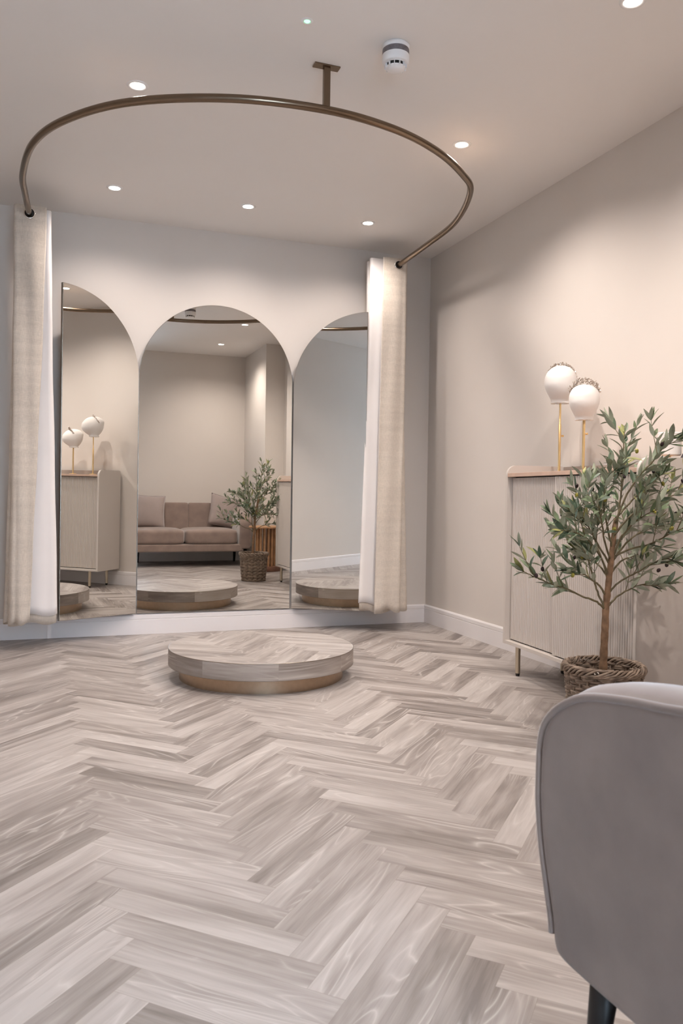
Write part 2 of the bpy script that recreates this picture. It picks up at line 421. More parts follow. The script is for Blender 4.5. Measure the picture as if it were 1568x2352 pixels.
# ------------------------------------------------------------------ curtains
def curtain(label, cx, y0, sgn, segs, ztop, zbot, seed, gy):
    """segs: list of (xa_top, xb_top, xa_bot, xb_bot, y_top, y_bot) ribbon passes across the rail; sgn flips the linen side"""
    root = thing('curtain', (cx, y0, 0), label, 'curtain', 'linen curtains on the curved rail')
    rnd = random.Random(seed); NZ = 48
    def path(tz):
        pts = []
        for k, (xa, xb, ya, yb, yt, ybm) in enumerate(segs):
            e = tz**1.2
            x0_ = xa+(ya-xa)*e; x1_ = xb+(yb-xb)*e; y_ = yt+(ybm-yt)*e
            for q in range(7):
                t = q/6; s = math.sin(t*PI)
                pts.append(Vector((x0_+(x1_-x0_)*t, y_-.010*s*(1 if k % 2 == 0 else .4), 0)))
        return catmull(pts, 3)
    rows = []
    for i in range(NZ+1):
        tz = i/NZ
        P = path(tz); row = []
        for j, p in enumerate(P):
            zb = zbot+.012*math.sin(j*.45+seed)+.008*math.sin(j*.17)
            z = ztop+(zb-ztop)*tz
            wob = .0035*math.sin(j*.55+tz*5+seed)*min(1, tz*3)+.0022*math.sin(tz*23+j*.2)
            row.append(Vector((p.x+wob*.5, p.y+wob, z)))
        rows.append(row)
    def sheet(off, mat, nm, trim=0):
        bm = bmesh.new(); g = []
        for row in rows:
            r_ = []
            for j in range(len(row)):
                a_ = row[max(j-1, 0)]; b_ = row[min(j+1, len(row)-1)]; d = (b_-a_); nrm = Vector((d.y, -d.x, 0)).normalized()*sgn
                r_.append(bm.verts.new(row[j]+nrm*off))
            g.append(r_)
        for i in range(len(g)-1-trim):
            for j in range(len(g[0])-1): bm.faces.new((g[i][j], g[i][j+1], g[i+1][j+1], g[i+1][j]))
        bm.normal_update()
        o_ = mesh_obj(nm, bm, mat, root, smooth=True)
        m_ = o_.modifiers.new('thick', 'SOLIDIFY'); m_.thickness = .0012; m_.offset = 0
        return o_
    sheet(.0025, M_linen, 'linen_face'); sheet(-.0025, M_lining, 'lining', 1)
    gx, gyv = gy
    for k, (xa, xb, ya, yb, yt, ybm) in enumerate(segs):
        bm = bmesh.new(); c = Vector((gx, yt-.010-(.004 if k == 0 else 0), RAILZ))
        tube(bm, [c+Vector((.026*math.cos(t*2*PI/32), 0, .026*math.sin(t*2*PI/32))) for t in range(32)], .0045, 8, closed=True)
        lathe_r = mesh_obj('eyelet', bm, M_silver, root, smooth=True)
        if k == 0:
            bm = bmesh.new(); tube(bm, [c+Vector((0, .0022, 0)), c+Vector((0, .0006, 0))], .0235, 32); mesh_obj('eyelet_hole', bm, M_dark, root)
    return root
# left stack: first pass faces the camera with linen, the free edge on its right; the next pass turns its lining out
segL = [(-.008, -.165, -.078, -.170, 4.650, 4.65), (-.160, .010, -.185, .058, 4.690, 4.70), (.008, -.158, .050, -.205, 4.740, 4.76), (-.158, .012, -.212, .046, 4.790, 4.81), (.012, -.155, .040, -.215, 4.850, 4.87)]
curtain('gathered cream linen curtain left of the mirrors, white lining showing on its right', -.09, 4.7, -1, segL, 2.378, .148, 1, (-.093, 0))
segR = [(1.995, 2.158, 1.938, 2.110, 4.770, 4.70), (2.160, 1.930, 2.125, 1.855, 4.815, 4.755), (1.940, 2.165, 1.92, 2.200, 4.850, 4.79), (2.155, 1.945, 2.222, 1.93, 4.89, 4.86), (1.95, 2.15, 1.94, 2.21, 4.93, 4.91)]
curtain('gathered beige linen curtain right of the mirrors, lining showing on its left', 2.1, 4.78, 1, segR, 2.378, .135, 4, (2.096, 0))

# ------------------------------------------------------------------ downlights
LX = [.334, 1.067, 1.800]; LY = [4.553, 3.385, 2.216, 1.02]
def downlight(i, j, label):
    x, y = LX[i], LY[j]
    root = thing('ceiling_downlight', (x, y, H), label, 'downlight', 'recessed ceiling downlights')
    bm = bmesh.new(); lathe(bm, [(.028, -.0005), (.031, -.004), (.041, -.004), (.0435, 0)], (x, y, H), 40); mesh_obj('trim_ring', bm, M_white, root, smooth=True)
    bm = bmesh.new(); lathe(bm, [(0, -.0022), (.0285, -.0022)], (x, y, H), 32); mesh_obj('lens', bm, M_lamp, root)
    L = bpy.data.lights.new('spot', 'SPOT'); L.energy = SPOT_W*(.41 if j == 0 else 1); L.color = SPOT_COL; L.spot_size = math.radians(150); L.spot_blend = .9; L.shadow_soft_size = .022
    lo = bpy.data.objects.new('lamp_light', L); COL.objects.link(lo); lo.location = (0, 0, -.03); lo.parent = root
    return root
for i, j, lb in ((0, 0, 'recessed ceiling light over the gap between left and middle mirrors'), (1, 0, 'recessed ceiling light in the back row, above the middle mirror'), (2, 0, 'recessed ceiling light in the back row nearest the right curtain'),
                 (0, 1, 'recessed ceiling light just behind the top left of the rail, highest on the left'), (2, 1, 'recessed ceiling light outside the rail on its right side'), (2, 2, 'brightest recessed ceiling light, cut by the top right of the photo'),
                 (1, 2, 'added unseen ceiling light for fill, over the middle of the near floor'), (2, 3, 'recessed ceiling light in front of the sofa, seen in the middle mirror')):  # near-floor light is unseen, added to raise the fill in the room's centre
    downlight(i, j, lb)
led = thing('emergency_light', (.836, 2.713, H), 'tiny round emergency light glowing green on the ceiling', 'emergency light')
bm = bmesh.new(); lathe(bm, [(.0105, -.001), (.012, -.003), (.018, -.003), (.021, 0)], (.836, 2.713, H), 32); mesh_obj('trim_ring', bm, M_white, led, smooth=True)
bm = bmesh.new(); lathe(bm, [(0, -.006), (.006, -.005), (.0105, -.001)], (.836, 2.713, H), 24); mesh_obj('led', bm, M_led, led, smooth=True)
# ------------------------------------------------------------------ smoke detector
sx, sy = 1.183, 2.742
sm = thing('smoke_detector', (sx, sy, H), 'white round smoke detector with a grey band on the ceiling', 'smoke detector')
bm = bmesh.new(); lathe(bm, [(.046, 0), (.050, -.004), (.049, -.016), (.044, -.018)], (sx, sy, H), 48); mesh_obj('mounting_base', bm, M_white, sm, smooth=True)
bm = bmesh.new(); lathe(bm, [(.044, -.016), (.0485, -.018), (.049, -.035), (.0465, -.037)], (sx, sy, H), 48); mesh_obj('grey_band', bm, simple('band_grey', (.16, .14, .15), .4, var=.3, scale=60), sm, smooth=True)
bm = bmesh.new(); lathe(bm, [(.0465, -.036), (.0495, -.038), (.0495, -.058), (.046, -.066), (.036, -.070)], (sx, sy, H), 48); autosmooth(mesh_obj('body', bm, M_white, sm))
bm = bmesh.new(); lathe(bm, [(.033, -.068), (.033, -.082)], (sx, sy, H), 48); mesh_obj('dark_vent', bm, M_dark, sm)
bm = bmesh.new()
for k in range(12):
    Mt = Matrix.Translation((sx, sy, H)) @ Matrix.Rotation(k*PI/6, 4, 'Z'); box(bm, .030, .041, -.0012, .0012, -.084, -.066, Mt)
mesh_obj('vent_fins', bm, M_white, sm)
bm = bmesh.new(); lathe(bm, [(.036, -.080), (.030, -.088), (.018, -.092), (0, -.093)], (sx, sy, H), 48); lathe(bm, [(.036, -.080), (0, -.080)], (sx, sy, H), 48); mesh_obj('cap', bm, M_white, sm, smooth=True)

# ------------------------------------------------------------------ tambour cabinet
A2, B2 = Vector((2.13, 3.49)), Vector((2.078, 2.466)); LW = (A2-B2).length; CD = .325
Mc = Matrix.Translation((B2.x, B2.y, 0)) @ Matrix.Rotation(math.atan2(A2.y-B2.y, A2.x-B2.x), 4, 'Z')   # local x: from right end to left end, local -y: into the wall
cab = thing('tambour_cabinet', (2.27, 2.98, 0), 'taupe sideboard with ribbed sliding doors against the right wall, behind the olive tree', 'cabinet')
TH = .019
def side(x0, x1, nm='side_panel'):
    bm = bmesh.new(); r = .05; z0, z1 = .145, 1.024
    pts = [(0, z0), (CD, z0)]+[(CD-r*.4+r*.4*math.cos(t*PI/16), z1-r*.4+r*.4*math.sin(t*PI/16)) for t in range(9)]+[(r-r*math.sin(t*PI/20), z1-r+r*math.cos(t*PI/20)) for t in range(11)]
    a_ = [bm.verts.new((x0, -y, z)) for y, z in pts]; b_ = [bm.verts.new((x1, -y, z)) for y, z in pts]; m_ = len(pts)
    bm.faces.new(a_); bm.faces.new(b_)
    for k in range(m_): bm.faces.new((a_[k], a_[(k+1) % m_], b_[(k+1) % m_], b_[k]))
    bmesh.ops.recalc_face_normals(bm, faces=bm.faces[:])
    bmesh.ops.bevel(bm, geom=[e for e in bm.edges if len(e.link_faces) == 2 and e.calc_face_angle() > 1.2], offset=.0015, segments=2, affect='EDGES')
    bmesh.ops.transform(bm, matrix=Mc, verts=bm.verts[:]); mesh_obj(nm, bm, M_cab, cab)
side(0, TH); side(LW-TH, LW)
mesh_obj('back_panel', bbox(TH, LW-TH, -CD, -CD+.012, .16, 1.022, .001, Mc), simple('lip_taupe', (.32, .275, .245), .5, var=.01), cab)
mesh_obj('wood_top', bbox(TH-.001, LW-TH+.001, -CD+.012, -.001, .966, .984, .0012, Mc), M_copper, cab)
mesh_obj('bottom_panel', bbox(TH-.001, LW-TH+.001, -CD+.012, -.001, .146, .163, .0012, Mc), M_cab, cab)
mesh_obj('inner_recess', bbox(TH, LW-TH, -.060, -.045, .163, .966, .001, Mc), M_dark, cab)
def tambour(x0, x1, y):
    bm = bmesh.new(); p = .0149; n = int(round((x1-x0)/p)); prof = [(x0, y-.006)]
    for k in range(n):
        for q in range(7):
            t = q/6; prof.append((x0+(k+.06+.88*t)*(x1-x0)/n, y-.004+.0058*math.sin(t*PI)**.7 if 0 < q < 6 else y-.0045))
    prof.append((x1, y-.006)); z0, z1 = .169, .961
    a_ = [bm.verts.new((x, yy, z0)) for x, yy in prof]; b_ = [bm.verts.new((x, yy, z1)) for x, yy in prof]
    for k in range(len(prof)-1): bm.faces.new((a_[k], a_[k+1], b_[k+1], b_[k]))
    c_ = [bm.verts.new((x, y-.012, z)) for x, z in ((x0, z0), (x1, z0), (x1, z1), (x0, z1))]
    bm.faces.new(c_); bm.faces.new([a_[0], b_[0], c_[3], c_[0]]); bm.faces.new([a_[-1], b_[-1], c_[2], c_[1]])
    bmesh.ops.transform(bm, matrix=Mc, verts=bm.verts[:])
    d = mesh_obj('ribbed_door', bm, M_cab, cab); return d
mid = LW*.56
dr = tambour(TH+.004, mid+.012, -.012); dl_ = tambour(mid-.006, LW-TH-.004, -.028)
mesh_obj('door_stile', bbox(mid+.006, mid+.014, -.020, -.008, .169, .961, .001, Mc), M_cab, dr)
mesh_obj('handle', bbox(mid+.022, mid+.028, -.022, -.012, .58, .645, .0015, Mc), M_silver, dl_)
for lx, ly in ((.10, -.03), (LW-.10, -.03), (.10, -CD+.045), (LW-.10, -CD+.045)):
    c = Mc @ Vector((lx, ly, 0)); bm = bmesh.new(); lathe(bm, [(0, .014), (.0115, .014), (.0125, .146), (0, .146)], (c.x, c.y, 0), 24)
    lg = autosmooth(mesh_obj('leg', bm, M_champ, cab)); bm = bmesh.new(); lathe(bm, [(0, 0), (.009, 0), (.0112, .0145), (0, .0145)], (c.x, c.y, 0), 24); autosmooth(mesh_obj('foot_cap', bm, M_black, lg))
CT = .984
# ------------------------------------------------------------------ display heads and tiaras
def head(c, zc, w, d, h, face, ztube, label, knobz):
    root = thing('display_head', (c[0], c[1], CT), label, 'mannequin head', 'white display heads on brass stands')
    Mh = Matrix.Translation((c[0], c[1], zc)) @ Matrix.Rotation(face, 4, 'Z')          # local +x = face direction
    PR = [(0, .02), (.008, .20), (.03, .40), (.08, .62), (.16, .82), (.27, .95), (.38, 1), (.5, .995), (.6, .95), (.7, .86), (.8, .73), (.88, .635), (.94, .595), (.985, .60), (1, .62)]
    bm = bmesh.new(); nu = 40; g = []
    for t, rr in [(p.x, p.y) for p in catmull([(a_, b_, 0) for a_, b_ in PR], 3)]:
        off = (.10*math.sin(min(1, max(0, (t-.25)/.7))*PI)-.10*max(0, t-.75)*4*.6-.10*(1-min(1, t*3)))*d
        g.append([bm.verts.new(Mh @ Vector((math.cos(2*PI*j/nu)*(rr if t < .45 else max(.46, math.sin(PI*min(t, .96))**.62))*d+off, math.sin(2*PI*j/nu)*rr*w, h*(1-2*t)))) for j in range(nu)])
    for a_, b_ in zip(g, g[1:]):
        for j in range(nu): bm.faces.new((a_[j], a_[(j+1) % nu], b_[(j+1) % nu], b_[j]))
    bm.faces.new(g[0][::-1]); bm.faces.new(g[-1])
    autosmooth(mesh_obj('head_form', bm, M_head, root), 60)
    zb = zc-h+.002
    bm = bmesh.new(); lathe(bm, [(0, 0), (.026, 0), (.026, .003), (.006, .006), (.0058, .006)], (c[0], c[1], zb-.004), 24); mesh_obj('collar', bm, M_silver, root, smooth=True)
    bm = bmesh.new(); lathe(bm, [(0, 0), (.0062, 0), (.0062, ztube-CT), (.0045, ztube-CT+.003), (.0045, zb-CT), (0, zb-CT)], (c[0], c[1], CT), 16); autosmooth(mesh_obj('stand_pole', bm, M_gold, root))
    bm = bmesh.new(); lathe(bm, [(0, 0), (.032, 0), (.032, .004), (.008, .007), (0, .007)], (c[0], c[1], CT), 32); mesh_obj('stand_base', bm, M_gold, root, smooth=True)
    bm = bmesh.new(); dv = Vector((.81, -.58, 0)); q = Vector((c[0], c[1], knobz)); tube(bm, [q, q+dv*.012], .0028, 8); superbox(bm, q+dv*.014, (.0052, .0052, .0052), 2.2, 6); mesh_obj('clamp_knob', bm, M_gold, root, smooth=True)
    return Mh
f1 = math.atan2(-.75, -.66)
Mh1 = head((2.30, 3.29), 1.407, .074, .094, .090, f1, 1.215, 'taller white display head, left of the pair on the cabinet, with a thin crystal headband', 1.162)
Mh2 = head((2.285, 3.085), 1.303, .067, .088, .083, f1, 1.30, 'shorter white display head, right of the pair on the cabinet, wearing the large leafy tiara', 1.158)
def tiara(Mh, w, d, h, lean, tall, nclu, label, half):
    root = thing('tiara', Mh.translation+Vector((0, 0, h)), label, 'tiara'); rnd = random.Random(nclu)
    def arc(t, out=0):       # t from -1 (one ear) to 1; rises over the head
        a_ = t*half; y = math.sin(a_)*(w+.003+out); zz = math.cos(a_)*(h*1.0+.0025+out)
        x = d*(lean-.85*(1-math.cos(a_)))
        sc = math.sqrt(max(.2, 1-(x/(d*1.04))**2)); return Mh @ Vector((x, y*sc, zz*sc))
    bm = bmesh.new(); tube(bm, [arc(-1+2*k/40) for k in range(41)], .0014, 6); mesh_obj('band', bm, M_pearl, root, smooth=True)
    bm = bmesh.new()
    for k in range(nclu):
        t = -.92+1.84*k/(nclu-1); hgt = tall*(1-abs(t)**1.6)+.004
        for q in range(5):
            hh = hgt*rnd.random(); p = arc(t+rnd.uniform(-.03, .03), hh)+Vector((rnd.uniform(-1, 1), rnd.uniform(-1, 1), rnd.uniform(-1, 1)))*.0035
            rr = rnd.uniform(.0018, .0036); Mi = Matrix.Translation(p) @ Matrix.Rotation(rnd.random()*6, 4, (rnd.random(), rnd.random(), .3)) @ Matrix.Diagonal((rr*rnd.uniform(1, 2.6), rr, rr*.8, 1))
            bmesh.ops.create_icosphere(bm, subdivisions=1, radius=1, matrix=Mi)
    mesh_obj('crystals', bm, M_crystal, root)
tiara(Mh1, .074, .094, .090, .05, .006, 40, 'slim crystal headband on the taller display head', 1.25)
tiara(Mh2, .067, .088, .083, .45, .026, 44, 'tall leafy crystal tiara on the shorter display head', 1.15)
# candle on a brass holder, dark domed box at the near end of the cabinet
cc = (2.285, 2.545)
cn = thing('candle_holder', (*cc, CT), 'white cylinder candle on a short brass holder, behind the top of the olive tree', 'candle')
bm = bmesh.new(); lathe(bm, [(0, 0), (.028, 0), (.028, .004), (.005, .007), (.005, .048), (.016, .052), (0, .052)], (*cc, CT), 24); autosmooth(mesh_obj('stand', bm, M_gold, cn))
bm = bmesh.new(); lathe(bm, [(0, .052), (.040, .052), (.044, .056), (.044, .139), (.041, .142), (0, .142)], (*cc, CT), 40); autosmooth(mesh_obj('candle', bm, M_head, cn))
bm = bmesh.new(); prof = [(0, 0), (.052, 0), (.052, .006)]+[(.050*math.cos(t*PI/24), .006+.078*math.sin(t*PI/24)) for t in range(13)]
lathe(bm, prof, (2.40-.06, 2.545-.065, CT), 40); ob = mesh_obj('domed_jewellery_stand', bm, M_grey, smooth=True); tag(ob, 'dark grey rounded display dome at the right edge of the photo on the cabinet', 'display stand')

# ------------------------------------------------------------------ wicker basket and olive tree
tx, ty = 1.880, 2.396; RT, RB, HB = .131, .108, .27
bk = thing('wicker_basket', (tx, ty, 0), 'round brown woven wicker basket holding the olive tree', 'basket')
def brad(z): return RB+(RT-RB)*(z/HB)**.8
NS = 26; rnd = random.Random(2)
bm = bmesh.new(); rows = 16; hand = [math.radians(-118), math.radians(62)]     # two hand holes
def inhole(th, z): return any(abs((th-h+PI) % (2*PI)-PI) < .30 for h in hand) and .192 < z < .226
for k in range(rows):
    z = .010+k*(HB-.036)/(rows-1)
    for strand in range(2):
        run = []; n = NS*8
        for q in range(n+1):
            th = 2*PI*q/n
            wv = math.cos(NS/2*th+(k*PI)+(strand*PI)); p = Vector((tx+math.cos(th)*(brad(z)+.0052*wv), ty+math.sin(th)*(brad(z)+.0052*wv), z+strand*.0075+.0016*math.sin(th*5+k*2.3)+.001*math.sin(th*13+k)))
            if inhole(th, z):
                if len(run) > 3: tube(bm, run,   .0050+rnd.uniform(-.0007, .0009), 6)
                run = []
            else: run.append(p)
        if len(run) > 3: tube(bm, run,   .0050+rnd.uniform(-.0007, .0009), 6, mi=(k*3+strand) % 2)
mesh_obj('weave', bm, [M_wicker, M_wickerl], bk, smooth=True)
bm = bmesh.new()
for s in range(NS):
    th = 2*PI*s/NS; tube(bm, [(tx+math.cos(th)*brad(z), ty+math.sin(th)*brad(z), z) for z in (.003, .09, .18, HB-.012)], .0042, 6)
mesh_obj('stakes', bm, M_wickerl, bk, smooth=True)
bm = bmesh.new()
for s in range(9):
    n = 300; pts = []
    for q in range(n):
        th = 2*PI*q/n; ph = th*5+s*2*PI/9+.5*math.sin(th*7+s); rr = RT+.004+.0075*math.cos(ph)+.0012*math.sin(th*31+s); pts.append((tx+rr*math.cos(th), ty+rr*math.sin(th), HB-.010+.0135*math.sin(ph)+.0012*math.sin(th*23+s*2)))
    tube(bm, pts, .0042, 6, closed=True, mi=s % 2)
mesh_obj('braided_rim', bm, [M_wickerl, M_wicker], bk, smooth=True)
bm = bmesh.new()
for s in range(2):
    n = 240; tube(bm, [(tx+(RB+.003+.004*math.cos(2*PI*q/n*20+s*PI))*math.cos(2*PI*q/n), ty+(RB+.003+.004*math.cos(2*PI*q/n*20+s*PI))*math.sin(2*PI*q/n), .007+.004*math.sin(2*PI*q/n*20+s*PI)) for q in range(n)], .0045, 6, closed=True)
mesh_obj('foot_braid', bm, M_wicker, bk, smooth=True)
bm = bmesh.new(); lathe(bm, [(0, .003), (RB-.004, .003), (RB-.004, .008), (0, .008)], (tx, ty, 0), 32); mesh_obj('basket_floor', bm, M_wicker, bk)

tree = thing('olive_tree', (tx, ty, .008), 'small artificial olive tree with dark and green olives, standing in the wicker basket', 'plant')
bm = bmesh.new(); lathe(bm, [(0, .009), (.060, .009), (.078, .13), (.074, .13), (.072, .112), (0, .115)], (tx, ty, 0), 32); autosmooth(mesh_obj('nursery_pot', bm, M_soil, tree))
DZ = (Vector((tx, ty, EYE))-Vector((0, 0, EYE))).dot(fw)
def T(px, py, dd=0):
    d = fw + rt*((px-784)/FP) - up*((py-1176)/FP); return Vector((0, 0, EYE))+d*(DZ+dd)
trunk = [T(1381, 1600), T(1384, 1560), T(1386, 1500), T(1389, 1440), T(1391, 1395, .004), T(1397, 1340, 0), T(1402, 1295, -.004), T(1408, 1240, .006), T(1415, 1190, .01)]
trunk[0] = Vector((trunk[1].x, trunk[1].y, .10))
bm = bmesh.new(); tp = catmull(trunk, 6); nn = len(tp)
rad = [(.0150-.0065*(i/nn))*(1+.06*math.sin(i*1.7)+.10*(i % 9 == 0)) for i in range(nn)]
tube(bm, tp, rad, 14); mesh_obj('trunk', bm, M_trunk, tree, smooth=True)
BR = [  # pixel polyline of each bough with depth at its end, twig density
 ([(1388, 1398), (1366, 1380), (1335, 1369), (1300, 1352), (1262, 1340), (1228, 1325), (1200, 1312)], -.10, 1.0),
 ([(1388, 1396), (1372, 1360), (1360, 1320), (1350, 1285), (1330, 1250), (1300, 1228), (1270, 1216)], .10, 1),
 ([(1392, 1370), (1376, 1345), (1358, 1332), (1340, 1318), (1322, 1308)], -.06, .9),
 ([(1398, 1340), (1384, 1290), (1366, 1240), (1352, 1190), (1342, 1140), (1338, 1095)], .14, 1),
 ([(1400, 1330), (1378, 1278), (1350, 1240), (1318, 1222), (1288, 1218)], -.16, 1),
 ([(1408, 1240), (1418, 1190), (1426, 1130), (1430, 1070), (1432, 1020), (1434, 992)], .03, 1),
 ([(1412, 1200), (1440, 1135), (1470, 1090), (1497, 1062), (1520, 1030), (1540, 1008)], -.06, 1),
 ([(1404, 1290), (1440, 1245), (1480, 1216), (1522, 1196), (1565, 1178)], .12, 1),
 ([(1395, 1365), (1420, 1338), (1460, 1316), (1505, 1290), (1550, 1278), (1590, 1268)], -.14, 1),
 ([(1396, 1392), (1420, 1368), (1452, 1350), (1480, 1342), (1505, 1338)], .10, 1),
 ([(1405, 1280), (1445, 1262), (1490, 1250), (1535, 1228), (1585, 1205)], -.20, 1),
 ([(1410, 1230), (1450, 1182), (1498, 1154), (1540, 1140), (1570, 1125)], .02, 1),
 ([(1406, 1260), (1392, 1200), (1385, 1150), (1392, 1105), (1402, 1070)], -.12, .9),
 ([(1402, 1290), (1388, 1240), (1380, 1190), (1372, 1150)], -.20, .9),
 ([(1404, 1290), (1418, 1250), (1436, 1210), (1452, 1170)], .22, .9),
 ([(1400, 1320), (1425, 1290), (1460, 1275), (1500, 1262)], .22, .9),
 ([(1398, 1330), (1372, 1296), (1340, 1282), (1312, 1262)], .20, .9),
 ([(1414, 1190), (1450, 1150), (1478, 1120), (1500, 1100)], .16, .8),
 ([(1404, 1285), (1430, 1230), (1470, 1190), (1510, 1170)], -.10, .9),
 ([(1402, 1300), (1372, 1250), (1348, 1205), (1330, 1175)], -.05, .8),
]
bmB = bmesh.new(); bmL = bmesh.new(); rnd = random.Random(12); tips = []
def leaf(p, d, n, L, W, mi):
    d = d.normalized(); s = d.cross(n)
    if s.length < .1: s = d.orthogonal()
    s.normalize(); n = s.cross(d).normalized(); cur = rnd.uniform(-.2, .35); tw = rnd.uniform(-.5, .5)
    prof = [(0, .05), (.12, .45), (.32, .92), (.52, 1), (.74, .72), (.9, .36), (1, .03)]
    def ring(off):
        out = []
        for t, ww in prof:
            c = p+d*(L*t)+n*(-cur*L*t*t)+n*off; ss = (s*math.cos(tw*t)+n*math.sin(tw*t))
            out.append([bmL.verts.new(c-ss*(W*ww)+n*(W*ww*.28)), bmL.verts.new(c), bmL.verts.new(c+ss*(W*ww)+n*(W*ww*.28))])
        return out
    A_, B_ = ring(.00025), ring(-.00025)
    for i in range(len(prof)-1):
        for k in (0, 1):
            f = bmL.faces.new((A_[i][k], A_[i][k+1], A_[i+1][k+1], A_[i+1][k])); f.material_index = mi; f.smooth = True
            f = bmL.faces.new((B_[i][k], B_[i+1][k], B_[i+1][k+1], B_[i][k+1])); f.material_index = 3; f.smooth = True
def leafy(pts, start, step, scale=1.0):
    acc = 0; k = 0
    total = sum((b-a_).length for a_, b in zip(pts, pts[1:])); run = 0
    for a_, b in zip(pts, pts[1:]):
        seg = (b-a_).length; run += seg; acc += seg
        if run < total*start: continue
        if acc >= step:
            acc = 0; k += 1; tdir = (b-a_).normalized()
            for sd in (0, 1):
                if rnd.random() < .10: continue
                az = k*1.35+sd*PI+rnd.uniform(-.5, .5); o1 = tdir.orthogonal().normalized(); o2 = tdir.cross(o1)
                out = o1*math.cos(az)+o2*math.sin(az)
                dd = tdir*rnd.uniform(.65, 1.1)+out*rnd.uniform(.45, .9)+Vector((0, 0, rnd.uniform(-.1, .2)))
                nrm = (tdir*1.0-out*.3+Vector((rnd.uniform(-.6, .6), rnd.uniform(-.6, .6), .7+rnd.uniform(-.5, .5))))
                q = rnd.random(); mi = 0 if q < .55 else (1 if q < .93 else 2)
                leaf(b, dd, nrm, rnd.uniform(.046, .076)*scale, rnd.uniform(.0070, .0108)*scale, mi)
    tdir = (pts[-1]-pts[-2]).normalized()
    for q in range(3):
        leaf(pts[-1], tdir+Vector((rnd.uniform(-.5, .5), rnd.uniform(-.5, .5), rnd.uniform(-.4, .5))), Vector((rnd.uniform(-1, 1), rnd.uniform(-1, 1), 1)), rnd.uniform(.042, .062)*scale, .0075*scale, rnd.choice((0, 1, 1, 2)))
oli = []
for px, dend, dens in BR:
    m_ = len(px); pts = catmull([T(x, y, dend*(i/(m_-1))**1.3) for i, (x, y) in enumerate(px)], 6)
    pts = [p+Vector((rnd.uniform(-1, 1), rnd.uniform(-1, 1), rnd.uniform(-1, 1)))*.0012 for p in pts]
    tube(bmB, pts, [.0042-.0028*i/len(pts) for i in range(len(pts))], 6)
    leafy(pts, .42, .020)
    for q in range(4):
        i = int(len(pts)*(.38+.15*q)); i = min(i, len(pts)-3); td = (pts[i+1]-pts[i]).normalized(); o1 = td.orthogonal().normalized(); o2 = td.cross(o1); az = rnd.uniform(0, 2*PI)
        out = o1*math.cos(az)+o2*math.sin(az); out.y *= 1.3; Ls = rnd.uniform(.06, .11)
        dv = (td*.8+out*.62+Vector((0, 0, .18))).normalized()
        tw_ = [pts[i]+dv*(Ls*k/7)+Vector((0, 0, .02))*(k/7)**2 for k in range(8)]
        tube(bmB, tw_, [.0018-.0009*k/8 for k in range(8)], 5); leafy(tw_, .25, .020, .92)
        if rnd.random() < .16: oli.append((tw_[5]+Vector((0, 0, -.008)), rnd.random() < .72))
mesh_obj('branches', bmB, M_twig, tree, smooth=True)
fo = mesh_obj('foliage', bmL, M_leaf+[M_leafu], tree, keep=True)
for px, py, dd, bl in ((1432, 1046, -.01, 1), (1462, 1036, -.02, 0), (1520, 1020, -.06, 1), (1486, 1123, -.05, 1), (1512, 1155, -.06, 1), (1502, 1175, -.08, 0), (1318, 1281, -.03, 1), (1360, 1124, .05, 1), (1324, 1116, .05, 1), (1231, 1322, -.10, 1), (1512, 1310, -.12, 1), (1410, 1215, -.10, 0), (1551, 1180, 0, 1)):
    oli.append((T(px, py, dd), bl))
for p, bl in oli:
    bm = bmesh.new(); superbox(bm, p, (.0062, .0062, .0088), 2.1, 8, Matrix.Rotation(rnd.uniform(-1, 1), 3, 'X')); o_ = mesh_obj('olive', bm, M_olive if bl else M_oliveg, tree, smooth=True)
    if not bl: o_['label'] = 'green olive'

